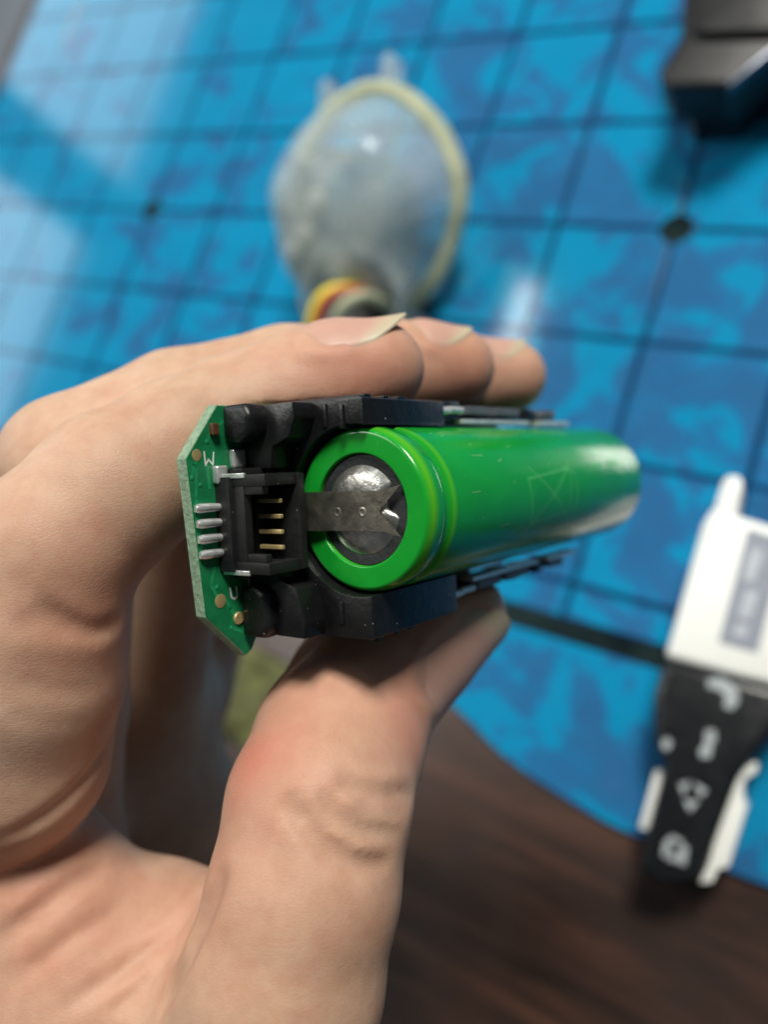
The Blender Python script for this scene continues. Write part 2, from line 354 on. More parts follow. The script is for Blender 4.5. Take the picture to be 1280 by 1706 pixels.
def digit(c, a0, z0, w=5.0, h=-1.6):
    seg = {'3': [[(0,0),(1,0),(1,.5),(.2,.5),(1,.5),(1,1),(0,1)]], '5': [[(1,0),(0,0),(0,.45),(1,.5),(1,1),(0,1)]], 'V': [[(0,0),(.5,1),(1,0)]], '6': [[(1,0),(0,.2),(0,1),(1,1),(1,.5),(0,.5)]]}[c]
    return [[(a0-v*w, z0+u*h) for u, v in s] for s in seg]
cyl_strokes('printed_code', digit('V', 24, -44)+digit('6', 24, -46.4)+digit('3', 24, -50.6)+digit('5', 24, -53.0), 0.30, M['print'], cell)

# circuit board: core seen on its cut edges, solder mask on the face towards the cell
XB = -13.5
board_poly = [(6.5, 12.7), (-11.0, 11.3), (-16.5, 5.7), (-16.0, 4.8), (-12.6, 2.6), (-12.6, -50), (12.0, -50), (12.4, 7.9)]
bm = NB(); prism(bm, board_poly, 0, XB-1.55, XB-0.06, 0.08, 1)
board = mk('circuit_board', bm, M['pcbcore'], pack)
cy, cz = -2.0, -15
bm = NB(); prism(bm, [(y*0.992-0.016, z-0.12) for y, z in board_poly], 0, XB-0.06+0.001, XB); mk('solder_mask', bm, M['pcb'], board)
bm = NB(); prism(bm, [(y*0.992-0.016, z-0.12) for y, z in board_poly], 0, XB-1.62, XB-1.552); mk('solder_mask', bm, M['pcb'], board)
def disc_x(name, y, z, r, mat, h=0.07, parent=board):
    bm = NB(); rr = lathe(bm, [(r, 0), (r, h*0.6), (r*0.85, h)], 20); cap(bm, rr[-1]); cap(bm, rr[0])
    bmesh.ops.rotate(bm, verts=bm.verts, cent=(0, 0, 0), matrix=Matrix.Rotation(rad(90), 3, 'Y'))
    bmesh.ops.translate(bm, verts=bm.verts, vec=(XB, y, z)); return mk(name, bm, mat, parent, smooth=True, angle=40)
disc_x('test_pad', 6.85, 11.15, 0.66, M['gold']); disc_x('test_pad', -9.5, 9.0, 0.80, M['gold']); disc_x('test_pad', -11.9, 6.5, 0.72, M['gold'], 0.25)
def strokes_x(name, strokes, w, mat, parent, x=XB+0.03):
    bm = NB()
    for st in strokes:
        for p, q in zip(st, st[1:]):
            p, q = Vector(p), Vector(q); t = (q-p).normalized(); nn = Vector((-t.y, t.x))*w*0.5; p = p-t*w*0.35; q = q+t*w*0.35
            vs = [bm.verts.new((x, *v)) for v in (p+nn, p-nn, q-nn, q+nn)]; bm.faces.new(vs)
    return mk(name, bm, mat, parent)
# a W and a U in white ink, with a bar beside the U
strokes_x('printed_letter', [[(7.2, 10.1), (5.7, 10.0), (6.35, 9.55)], [(6.35, 9.55), (5.75, 8.95), (7.1, 8.75)]], 0.20, M['silk'], board)
strokes_x('printed_letter', [[(-8.3, 7.5), (-9.35, 7.35), (-9.65, 6.9), (-9.4, 6.5), (-8.3, 6.55)]], 0.22, M['silk'], board)
strokes_x('printed_bar', [[(-6.4, 4.6), (-10.6, 4.3)]], 0.45, M['silk'], board)
# copper tracks as low ridges under the mask
M['track'] = plain('masked_copper', (0.016, 0.26, 0.10), 0.33, var=0.15)
for y_, z_ in ((8.3, 9.6), (3.6, 10.9), (-6.6, 8.2), (-12.8, 7.6), (-7.9, 9.4), (4.4, 12.0)): disc_x('via', y_, z_, 0.26, M['track'], 0.05)
for st in ([(-5.6, 9.6), (-7.6, 10.2), (-9.3, 9.2)], [(8.3, 9.6), (9.6, 8.8), (10.6, 7.0)], [(-9.5, 8.2), (-10.6, 7.6), (-11.6, 6.9)], [(-12.8, 7.6), (-13.6, 6.0)], [(6.8, 10.6), (5.8, 11.6), (4.4, 12.0)], [(5.2, 11.3), (2.2, 11.6), (-4.5, 11.2)], [(5.6, 9.8), (3.2, 9.6)]):
    strokes_x('copper_track', [st], 0.4, M['track'], board, XB+0.02)
# four solder tails
for k in range(4):
    y = 1.05-1.70*k; zt = 12.0-0.1*k
    bm = NB(); tube_mesh(bm, [(XB+0.25, y, zt), (XB+0.34, y, zt-0.5), (XB+0.38, y, zt-1.6), (XB+0.45, y, zt-2.6), (XB+0.66, y, zt-3.6)], 0.50, 12, [0.8, 1.1, 1.05, 0.95, 0.7])
    mk('solder_tail', bm, M['solder'], board, smooth=True, angle=50)
bm = NB(); box(bm, XB, XB+1.0, 3.6, 5.6, 7.6, 9.2, 0.25); mk('solder_tab', bm, M['solder'], board, smooth=True)
bm = NB(); box(bm, XB, XB+0.9, 5.2, 7.4, 4.6, 6.6, 0.3); mk('solder_tab', bm, M['solder'], board, smooth=True)
bm = NB(); box(bm, XB, XB+0.7, 9.0, 10.3, 8.3, 9.2, 0.12); mk('chip_resistor', bm, M['brown'], board)
# four way connector: low front wall with slots so that the gold pins show
conn = pempty('connector', pack)
CX0, CX1, CY0, CY1, CZ0, CZ1 = XB, XB+7.4, -6.4, 4.5, 2.6, 8.9
bm = NB()
box(bm, CX0, CX0+2.3, CY0+0.2, CY1-0.2, CZ0, CZ1, 0.15)                  # base block
box(bm, CX0+1.0, CX1, CY0, CY0+1.3, CZ0+0.1, CZ1-0.5, 0.15)              # end walls
box(bm, CX0+1.0, CX1, CY1-1.3, CY1, CZ0+0.1, CZ1-0.5, 0.15)
box(bm, CX0+1.0, CX1+0.3, CY0+0.1, CY1-0.1, CZ0-0.1, CZ0+0.9, 0.15)      # back wall
box(bm, CX0+1.0, CX0+4.0, CY0+1.0, CY1-1.0, CZ1-1.7, CZ1-0.6, 0.12)      # low front wall
box(bm, CX0+0.6, CX0+3.0, CY0-0.7, CY0+0.3, CZ0+1.0, CZ1-1.4, 0.2); box(bm, CX0+0.6, CX0+3.0, CY1-0.3, CY1+0.7, CZ0+1.0, CZ1-1.4, 0.2)
box(bm, CX0+3.2, CX1-0.6, CY0+1.2, CY0+2.2, CZ1-1.6, CZ1-0.7, 0.12); box(bm, CX0+3.2, CX1-0.6, CY1-2.2, CY1-1.2, CZ1-1.6, CZ1-0.7, 0.12)
shell = mk('connector_shell', bm, M['black2'], conn, smooth=True, angle=30)
for k in range(4):
    y = 1.45-1.72*k
    bm = NB(); box(bm, CX0+3.0, CX1-0.9, y-0.24, y+0.24, CZ0+2.3, CZ0+2.8, 0.1); mk('contact_pin', bm, M['gold'], conn)
for y in (CY1-0.1, CY0+0.1):
    bm = NB(); box(bm, CX0+0.2, CX0+4.4, y-0.28, y+0.28, CZ1-0.72, CZ1-0.35, 0.1); mk('retainer_clip', bm, M['solder'], conn)

# black holder
hold = pempty('holder', pack)
bm = NB()
box(bm, XB+0.05, XB+2.6, -12.9, 12.1, -52, 3.2, 0.3)                      # floor of the cradle over the board
mk('cradle_floor', bm, M['black'], hold, smooth=True, angle=30)
def wall(sign, z_end, name):
    o_ = 12.4 if sign > 0 else 14.2
    def arc(r, a0, a1, n): return [(r*math.cos(rad(a0+(a1-a0)*k/n)), sign*r*math.sin(rad(a0+(a1-a0)*k/n))) for k in range(n+1)]
    inner = arc(9.45, 165, 78, 12)
    poly = [(XB+0.1, sign*o_)]+[(XB+0.1, sign*2.4)]+inner+[(1.9, sign*(o_-2.9)), (2.0, sign*(o_-0.3)), (1.4, sign*o_)]
    bm = NB(); prism(bm, poly, 2, z_end, 1.2, 0.22); mk(name, bm, M['black'], hold, smooth=True, angle=30)
    poly2 = [(XB+0.1, sign*(o_-0.25)), (XB+0.1, sign*5.0), (XB+4.6, sign*5.0), (XB+5.0, sign*7.4), (XB+7.6, sign*8.4), (XB+8.6, sign*(o_-1.9)), (XB+8.4, sign*(o_-0.2))]
    bm = NB(); prism(bm, poly2, 2, 1.0, 4.6, 0.3); mk('step', bm, M['black'], hold, smooth=True, angle=30)
    # rounded front lobe on the board
    poly3 = [(XB+0.05, sign*(o_-0.1)), (XB+0.05, sign*8.4), (XB+2.2, sign*7.9), (XB+4.2, sign*8.8), (XB+4.6, sign*(o_-1.4)), (XB+3.7, sign*(o_-0.05))]
    bm = NB(); prism(bm, poly3, 2, 3.5, 7.4 if sign > 0 else 6.2, 0.8, 3); mk('front_lobe', bm, M['black'], hold, smooth=True, angle=50)
    # ribs on the outer side
    for z0, z1, h in ((-0.9, 0.3, 0.5), (-4.2, -3.2, 0.35), (-7.4, -6.0, 0.4)):
        y0, y1 = sorted((sign*(o_-0.2), sign*(o_+h*0.5)))
        bm = NB(); box(bm, XB+3, 1.6, y0, y1, z0, z1, 0.15); mk('rib', bm, M['black'], hold)
wall(1, -15.0, 'side_wall'); wall(-1, -16.2, 'side_wall')
bm = NB(); box(bm, XB+0.6, -9.6, -6.6, 5.0, -2.0, 2.2, 0.25); box(bm, -9.9, -8.9, -6.8, -2.6, -1.5, 1.4, 0.2); box(bm, -9.9, -8.9, 2.6, 5.2, -1.5, 1.4, 0.2)
mk('strip_seat', bm, M['black2'], hold, smooth=True, angle=30)
bm = NB(); prism(bm, [(-10.5, 2.9), (-6.3, 3.9), (-6.3, 4.15), (-10.6, 4.2)], 0, XB+0.9, XB+1.15); mk('clear_flap', bm, M['black2'], hold)
for (x, y, z0, z1) in ((-6.2, 10.2, -9, 1.45), (-3.4, 10.6, -12, 1.45), (-1.0, 10.3, -14, 1.45), (-5.8, -11.0, -9, 1.45), (-2.4, -11.4, -12, 1.45)):
    bm = NB(); box(bm, x-0.35, x+0.35, y-1.3, y+1.3, z0, z1, 0.18); mk('rib', bm, M['black'], hold, smooth=True, angle=30)
M['greyp'] = plain('grey_plastic', (0.10, 0.11, 0.125), 0.45)
for s_, z0, yy in ((1, -15.0, 11.2), (-1, -16.2, -12.0)):
    for za, zb in ((z0-13.0, z0-6.8), (z0-21.6, z0-14.6), (z0-33.5, z0-29.0)):
        bm = NB(); box(bm, -1.0, 1.2, yy-0.3, yy+0.75, za, zb, 0.15); mk('rail_segment', bm, M['greyp'], hold)
# contacts and rails going on along the cell on both sides
for s, z0, yy in ((1, -15.0, 11.2), (-1, -16.2, -12.0)):
    bm = NB(); tube_mesh(bm, [(1.1, yy, z0+0.3), (1.1, yy, z0-1.8)], 0.5, 10); box(bm, 0.7, 1.5, yy-0.36, yy+0.36, z0-2.4, z0-2.0, 0.1); tube_mesh(bm, [(1.1, yy+0.15, z0-2.2), (1.1, yy+0.15, z0-5.4)], 0.46, 10)
    mk('contact_rod', bm, M['tin'], hold, smooth=True, angle=40)
    bm = NB(); box(bm, -4.0, 0.2, yy-0.5*s-0.9, yy-0.5*s+1.9 if s > 0 else yy+0.5, z0-6.5, z0+0.5, 0.2); box(bm, -4.5, -0.4, yy-0.4, yy+0.7, z0-24, z0-5.5, 0.2)
    for k in range(4): box(bm, -4.2, 0.6, yy-0.6, yy+0.9, z0-9.6-k*7.6-2.4, z0-9.6-k*7.6, 0.15)
    mk('rail', bm, M['black'], hold, smooth=True, angle=30)
    y2 = yy-1.25*s
    bm = NB(); box(bm, -0.9, 1.3, y2-0.28, y2+0.28, z0-24.5, z0-5.2, 0.08); mk('nickel_rail', bm, M['tin'], hold)
    bm = NB(); box(bm, -0.9, 1.5, y2-0.36, y2+0.36, z0-38, z0-27.5, 0.08); mk('nickel_rail', bm, M['tin'], hold)
    bm = NB(); box(bm, -3.6, 0.0, yy-0.35, yy+0.45, z0-36, z0-27, 0.15); mk('rail', bm, M['black'], hold)

# ------------------------------------------------------------------ the hand (one continuous skin grown from a distance field)
# frame of the hand: same axes as the phone's view (x right, y down, z away), millimetres from the eye
HROT, HORG = VIEW, EYE
PK = [[-2.6, -0.2, 88.0], [[0.8, 0.0, -0.6], [-0.046018, -0.997054, -0.061357], [-0.598233, 0.076696, -0.797644]]]     # pack origin and axes in that frame
H = 0.65
LO = np.array([-92.0, -34.0, 70.0]); HI = np.array([36.0, 132.0, 196.0])
SH = tuple(int(v) for v in np.ceil((HI-LO)/H).astype(int)+1)
AX = [np.float32(LO[i])+np.float32(H)*np.arange(SH[i], dtype=np.float32) for i in range(3)]
def sub(lo, hi):
    s = []
    for i in range(3):
        a = max(0, int((lo[i]-LO[i])/H)); b = min(SH[i], int((hi[i]-LO[i])/H)+2); s.append(slice(a, max(b, a+1)))
    return tuple(s)
def smin(a, b, k):
    h = np.clip(0.5+0.5*(b-a)/k, 0, 1); return b+(a-b)*h-k*h*(1-h)
def chain(pts, k=1.2, pad=26):
    P_ = np.array([p[:3] for p in pts]); Rr = [p[3] for p in pts]
    out = np.full(SH, 60.0, np.float32)
    for i in range(len(pts)-1):
        a, b, ra, rb = P_[i], P_[i+1], Rr[i], Rr[i+1]; m = max(ra, rb)+pad
        s = sub(np.minimum(a, b)-m, np.maximum(a, b)+m)
        X = AX[0][s[0]][:, None, None]-a[0]; Y = AX[1][s[1]][None, :, None]-a[1]; Z = AX[2][s[2]][None, None, :]-a[2]
        d = b-a; L2 = float(np.dot(d, d)); t = np.clip((X*d[0]+Y*d[1]+Z*d[2])/L2, 0, 1).astype(np.float32)
        f_ = np.sqrt((X-t*d[0])**2+(Y-t*d[1])**2+(Z-t*d[2])**2)-(ra+(rb-ra)*t)
        out[s] = smin(out[s], f_.astype(np.float32), k)
    return out
FINGERS = {
 'index': [(-52.66, 40.04, 103.0, 10.0), (-45.92, 30.14, 98.5, 11.4), (-42.06, 18.97, 94.5, 10.9), (-40.56, 12.38, 93.0, 10.2), (-38.81, 5.01, 92.5, 9.7), (-32.48, -2.53, 96.0, 9.4), (-25.56, -7.59, 100.0, 8.9), (-18.68, -11.75, 103.5, 8.6), (-11.0, -15.16, 104.5, 8.2), (-5.47, -17.12, 104.0, 7.6), (-0.77, -18.51, 103.0, 6.0)],
 'middle': [(-50.95, 49.76, 121.0, 10.5), (-47.53, 28.52, 116.0, 9.8), (-44.25, 6.37, 110.0, 9.6), (-41.28, -5.98, 106.0, 9.3), (-28.63, -13.73, 112.0, 8.8), (-13.95, -18.4, 116.0, 8.4), (-1.77, -20.14, 118.0, 7.8), (5.39, -21.2, 119.5, 7.0), (10.69, -21.74, 120.5, 6.0)],
 'ring': [(-50.75, 61.69, 150.0, 10.0), (-41.64, 34.91, 142.0, 9.0), (-32.26, -6.16, 130.0, 8.8), (-15.4, -14.72, 128.0, 8.3), (-1.94, -19.5, 129.0, 8.0), (11.91, -21.54, 132.0, 7.3), (21.16, -22.67, 134.0, 6.0)],
 'pinky': [(-51.32, 75.92, 175.0, 9.5), (-40.42, 37.52, 168.0, 8.0), (-31.67, 8.16, 162.0, 7.8), (-9.62, -6.38, 160.0, 7.0), (4.81, -8.78, 160.0, 5.6)],
 'thumb': [(-31.08, 95.4, 106.0, 17.0), (-16.96, 68.34, 94.0, 13.5), (-11.38, 52.66, 89.0, 11.2), (-8.93, 42.43, 90.0, 10.6), (-7.55, 34.05, 93.0, 10.6), (-5.56, 28.72, 100.0, 10.5), (-2.72, 23.78, 106.5, 10.0), (3.79, 18.86, 112.0, 9.1), (10.42, 15.11, 115.5, 7.3)],
}
PALM = [
 [(-49.47, 34.42, 140.0, 10.0), (-44.57, 35.09, 152.0, 11.0), (-41.41, 34.96, 162.0, 9.0)],
 [(-50.18, 47.72, 142.0, 11.0), (-43.4, 55.95, 156.0, 13.0), (-38.69, 65.78, 166.0, 13.0)],
 [(-44.57, 35.09, 152.0, 11.0), (-44.57, 55.95, 156.0, 13.0)],
 [(-49.41, 45.99, 106.0, 11.0), (-43.4, 49.81, 104.0, 9.5), (-38.32, 61.54, 104.0, 13.0), (-34.11, 80.96, 108.0, 18.0), (-32.26, 99.83, 110.0, 20.0)],
 [(-39.88, 54.11, 104.0, 8.0), (-30.05, 55.38, 108.0, 7.0), (-18.23, 53.69, 101.0, 7.0)],
 [(-30.5, 61.54, 104.0, 10.0), (-17.68, 60.94, 98.0, 9.0)],
 [(-51.37, 51.09, 122.0, 11.0), (-50.21, 80.24, 126.0, 16.0), (-43.01, 117.0, 130.0, 20.0)],
 [(-50.75, 62.82, 150.0, 11.0), (-52.3, 99.82, 148.0, 17.0), (-45.26, 126.0, 140.0, 20.0)],
 [(-51.32, 77.24, 175.0, 10.0), (-41.02, 93.56, 176.0, 14.0), (-47.14, 123.69, 165.0, 18.0), (-47.37, 135.0, 150.0, 20.0)],
 [(-40.42, 110.39, 128.0, 22.0), (-48.72, 151.95, 135.0, 22.0)],
]
FOLDS = [
 ([(2.57, 19.07, 95.0),(3.86, 22.29, 95.0),(7.44, 24.72, 97.0)], -0.35, 1.2),
 ([(-10.61, 29.62, 84.0),(-8.27, 32.59, 84.0),(-5.56, 35.56, 84.0),(-2.15, 37.14, 84.0),(0.95, 36.69, 84.0)], 1.4, 1.2),
 ([(-6.88, 29.43, 84.0),(-5.12, 31.77, 84.0),(-2.59, 33.35, 84.0),(1.89, 33.85, 84.0)], 1.3, 1.1),
 ([(-5.05, 28.23, 84.0),(-1.2, 29.62, 84.0),(3.16, 29.62, 84.0)], 1.2, 1.0),
 ([(-3.16, 30.76, 84.0),(-0.63, 31.39, 84.0),(2.84, 31.39, 84.0)], 0.9, 0.85),
 ([(-5.05, 38.46, 84.0),(-1.26, 39.6, 84.0),(1.26, 39.35, 84.0)], 0.2, 1.3),
 ([(-18.93, 41.93, 95.0),(-21.07, 47.64, 95.0),(-23.57, 53.36, 95.0),(-27.0, 59.79, 95.0)], 1.3, 1.4),
 ([(-44.66, 37.56, 90.0),(-39.25, 34.85, 90.0),(-35.19, 31.6, 90.0),(-32.14, 27.88, 90.0),(-30.72, 24.5, 90.0)], 0.7, 1.0),
 ([(-32.86, 41.93, 95.0),(-37.86, 44.93, 95.0),(-41.43, 47.64, 95.0),(-46.43, 51.36, 95.0)], 1.3, 1.2),
 ([(-37.07, 9.39, 85.0),(-33.87, 11.7, 85.0),(-31.0, 12.72, 85.0),(-27.8, 11.7, 85.0)], 0.75, 1.1),
 ([(-39.62, 11.31, 85.0),(-35.79, 12.27, 85.0),(-32.59, 12.59, 85.0)], 0.35, 1.2),
 ([(-39.29, 59.79, 95.0),(-31.0, 54.29, 95.0),(-25.07, 49.86, 95.0),(-22.14, 45.5, 95.0)], 0.8, 1.0),
 ([(-44.29, 56.21, 95.0),(-37.14, 50.5, 95.0),(-30.0, 46.21, 95.0)], 0.55, 0.9),
 ([(-32.86, 59.79, 95.0),(-28.57, 56.21, 95.0),(-24.29, 50.5, 95.0)], 0.55, 0.85),
 ([(-41.68, 18.33, 88.0),(-36.39, 19.65, 88.0),(-31.1, 19.65, 88.0)], 0.12, 1.0),
 ([(-42.35, 22.3, 88.0),(-37.05, 23.29, 88.0),(-31.76, 22.96, 88.0)], 0.12, 1.0),
]
BLUSH = [((-2.21, -15.69, 98.0), 11, 0.55), ((11.34, -18.58, 116.0), 9, 0.5), ((23.46, -20.82, 130.0), 8, 0.35), ((-15.23, 28.22, 90.0), 5.0, 0.55), ((-25.05, 47.67, 98.0), 12, 0.22), ((-42.74, 46.2, 98.0), 10, 0.25), ((-32.42, 3.11, 88.0), 12, 0.12), ((-4.93, 34.96, 82.0), 9, 0.12), ((-10.0, 23.36, 95.0), 11, 0.38), ((3.68, 26.67, 98.0), 6, 0.45), ((-34.41, 12.37, 88.0), 8, 0.3), ((-19.55, 46.39, 100.0), 9, 0.25), ((-41.43, 60.5, 95.0), 16, 0.2), ((6.14, 18.94, 102.0), 8, 0.25)]
NAILS = [
 ((-8.25, -15.95, 104.5), (1.16, -19.05, 103.0), (-0.25,-0.88,-0.34), 12.6, 4.0, 7.2),
 ((3.59, -20.93, 119.5), (11.78, -21.74, 120.5), (-0.05,-0.90,-0.40), 12.0, 1.8, 6.8),
 ((12.9, -21.54, 132.0), (22.37, -22.67, 134.0), (-0.05,-0.9,-0.38), 11.0, 1.6, 6.5),
 ((-1.45, 22.79, 107.5), (11.51, 14.39, 116.0), (0.58,0.43,-0.69), 14.8, 3.0, 8.4),
]

palm = None
for c_ in PALM:
    f_ = chain(c_, 3.0, 34); palm = f_ if palm is None else smin(palm, f_, 5.0)
D = None
for name_ in ('index', 'middle', 'ring', 'pinky', 'thumb'):
    f_ = smin(palm, chain(FINGERS[name_], 1.6), {'thumb': 4.5, 'index': 1.4, 'middle': 2.2}.get(name_, 4.5))
    D = f_ if D is None else smin(D, f_, 0.7)
del palm, f_
def sample(p):
    q = (np.asarray(p)-LO)/H; i = np.clip(q.astype(int), 0, np.array(SH)-2); t = q-i; v = 0
    for dx in (0, 1):
        for dy in (0, 1):
            for dz in (0, 1):
                v = v+D[i[..., 0]+dx, i[..., 1]+dy, i[..., 2]+dz]*(t[..., 0] if dx else 1-t[..., 0])*(t[..., 1] if dy else 1-t[..., 1])*(t[..., 2] if dz else 1-t[..., 2])
    return v
def on_skin(p):
    """slide a point along its line from the eye until it meets the skin"""
    p = np.array(p[:3], float); u = p/np.linalg.norm(p); t = np.arange(70, 195, 0.25); q = u[None, :]*t[:, None]
    ok = np.all((q > LO+1) & (q < HI-1), axis=1); q = q[ok]
    if not len(q): return p
    v = sample(q); w = np.where(v < 0)[0]
    return q[w[0]] if len(w) else q[np.argmin(v)]
# folds: the field is raised along a line lying on the skin
def fold(line, depth, width, onskin=True):
    pts = [np.array(p, float) for p in smooth_path([Vector(p[:3]) for p in line], 6)]
    if onskin: pts = [on_skin(p) for p in pts]
    P_ = np.array(pts); s = sub(P_.min(0)-6*width, P_.max(0)+6*width)
    X = AX[0][s[0]][:, None, None]; Y = AX[1][s[1]][None, :, None]; Z = AX[2][s[2]][None, None, :]
    best = np.full(np.broadcast(X, Y, Z).shape, 1e6, np.float32); wgt = np.zeros_like(best); nP = len(P_)-1
    for i in range(len(P_)-1):
        a = P_[i]; d = P_[i+1]-a; L2 = max(float(np.dot(d, d)), 1e-6)
        t = np.clip(((X-a[0])*d[0]+(Y-a[1])*d[1]+(Z-a[2])*d[2])/L2, 0, 1)
        q2 = (X-a[0]-t*d[0])**2+(Y-a[1]-t*d[1])**2+(Z-a[2]-t*d[2])**2; nearer = q2 < best
        best = np.where(nearer, q2, best); wgt = np.where(nearer, np.clip(np.sin(math.pi*(i+t)/nP)*1.6, 0, 1), wgt)   # folds fade out at both ends
    D[s] += (wgt*depth*(1.25*np.exp(-best/(width*width))-0.30*np.exp(-best/(width*width*5.5)))).astype(np.float32)
for line, depth, width in FOLDS: fold(line, depth, width)
def nail_grid(base, tip, dorsal, width, extra, arch=7.0):
    """a curved plate lying on the finger: base and tip are points of the bone line, dorsal its back side"""
    base, tip, dorsal = np.array(base[:3]), np.array(tip[:3]), np.array(dorsal, float)
    ax = tip-base; L = np.linalg.norm(ax); ax /= L; dorsal -= ax*np.dot(dorsal, ax); dorsal /= np.linalg.norm(dorsal); side = np.cross(ax, dorsal)
    nu, nv = 22, 15; G = np.zeros((nu, nv, 3)); al = np.zeros((nu, nv)); last = {}
    for i in range(nu):
        u = i/(nu-1)
        for j in range(nv):
            s = (j/(nv-1)-0.5)*2
            wdt = width*0.5*(0.84+0.16*min(1, u*2.4))*(1-0.10*max(0, u-0.7)/0.3)
            uu = u
            l = (1-u)*1.3*s*s+u*(L+extra-4.6*s*s)
            ang = s*wdt/arch
            ray_ = dorsal*math.cos(ang)+side*math.sin(ang); c0 = base+ax*min(l, L*0.93)
            t = np.arange(2.0, 13.0, 0.1); q = c0[None]+ray_[None]*t[:, None]; v = sample(np.clip(q, LO+1, HI-1)); w_ = np.where(v > 0)[0]
            rr_ = t[w_[0]] if len(w_) else 8.0
            over = max(0, l-L*0.93); last[j] = rr_
            G[i, j] = c0+ray_*(rr_+0.32-0.40*s*s-0.45*max(0, 1-u*6)-0.20*over)+ax*over; al[i, j] = u-0.07*(1-s*s)+0.05
    for _ in range(6):
        K = G.copy(); K[1:-1] = (G[:-2]+2*G[1:-1]+G[2:])/4; K[:, 1:-1] = (K[:, :-2]+2*K[:, 1:-1]+K[:, 2:])/4; G = K
    G += dorsal*0.10
    return G, al, dorsal
NAIL_GRIDS = [nail_grid(*a_) for a_ in NAILS]
for G, al, dorsal in NAIL_GRIDS:                             # skin rolls up a little round each nail
    cut = int(0.80*G.shape[0]); c_ = G.mean((0, 1))
    loop = list(G[cut::-3, 0])+list(G[0, 1:-1:3])+list(G[1:cut:3, -1])
    fold([Vector(p+(p-c_)/np.linalg.norm(p-c_)*0.75-dorsal*0.1) for p in loop], -0.42, 0.85, False)
# the pack presses the flesh aside
po, pr = np.array(PK[0]), np.array(PK[1])
X = (AX[0]-po[0])[:, None, None]; Y = (AX[1]-po[1])[None, :, None]; Z = (AX[2]-po[2])[None, None, :]
lx = X*pr[0][0]+Y*pr[0][1]+Z*pr[0][2]; ly = X*pr[1][0]+Y*pr[1][1]+Z*pr[1][2]; lz = X*pr[2][0]+Y*pr[2][1]+Z*pr[2][2]
for (x0, x1, y0, y1, z0, z1) in ((-15.4, -13.2, -13.0, 12.6, -50.5, 8.0), (-15.4, -13.2, -16.8, 12.6, 2.0, 13.0), (-13.6, 2.4, -14.5, 12.7, -17, 7.5), (-13.6, -8, -13.2, 12.3, -52, 0), (-8.6, 8.6, -8.6, 8.6, -66, 0.5), (-5, 1.6, -12.9, 12.1, -56, 0)):
    qx = np.abs(lx-(x0+x1)/2)-(x1-x0)/2; qy = np.abs(ly-(y0+y1)/2)-(y1-y0)/2; qz = np.abs(lz-(z0+z1)/2)-(z1-z0)/2
    bx = np.minimum(np.maximum(np.maximum(qx, qy), qz), 0)+np.sqrt(np.maximum(qx, 0)**2+np.maximum(qy, 0)**2+np.maximum(qz, 0)**2)
    D = -smin(-D, bx.astype(np.float32), 0.6)
del lx, ly, lz, qx, qy, qz, bx
D[0], D[-1] = 5, 5; D[:, 0], D[:, -1] = 5, 5; D[:, :, 0], D[:, :, -1] = 5, 5
g = openvdb.FloatGrid(5.0); g.copyFromArray(np.clip(D, -5, 5)); vp, vt, vq = g.convertToPolygons(isovalue=0.0, adaptivity=0.0)
vp = np.asarray(vp, np.float64)*H+LO
vq = np.asarray(vq)[:, ::-1]
me = bpy.data.meshes.new('hand'); me.from_pydata((vp*MM).tolist(), [], vq.tolist() + [tuple(t)[::-1] for t in vt]); me.update()
bm = bmesh.new(); bm.from_mesh(me)
big = None; seen = set()                                     # keep the hand itself, drop crumbs
for v0 in bm.verts:
    if v0 in seen: continue
    st = [v0]; comp = []; seen.add(v0)
    while st:
        v = st.pop(); comp.append(v)
        for e in v.link_edges:
            w_ = e.other_vert(v)
            if w_ not in seen: seen.add(w_); st.append(w_)
    if big is None or len(comp) > len(big): 
        if big: bmesh.ops.delete(bm, geom=big, context='VERTS')
        big = comp
    else: bmesh.ops.delete(bm, geom=comp, context='VERTS')
    if len(seen) >= len(me.vertices): break
for _ in range(1): bmesh.ops.smooth_vert(bm, verts=bm.verts, factor=0.5, use_axis_x=True, use_axis_y=True, use_axis_z=True)
bmesh.ops.recalc_face_normals(bm, faces=bm.faces); bm.to_mesh(me); bm.free(); me.shade_smooth()
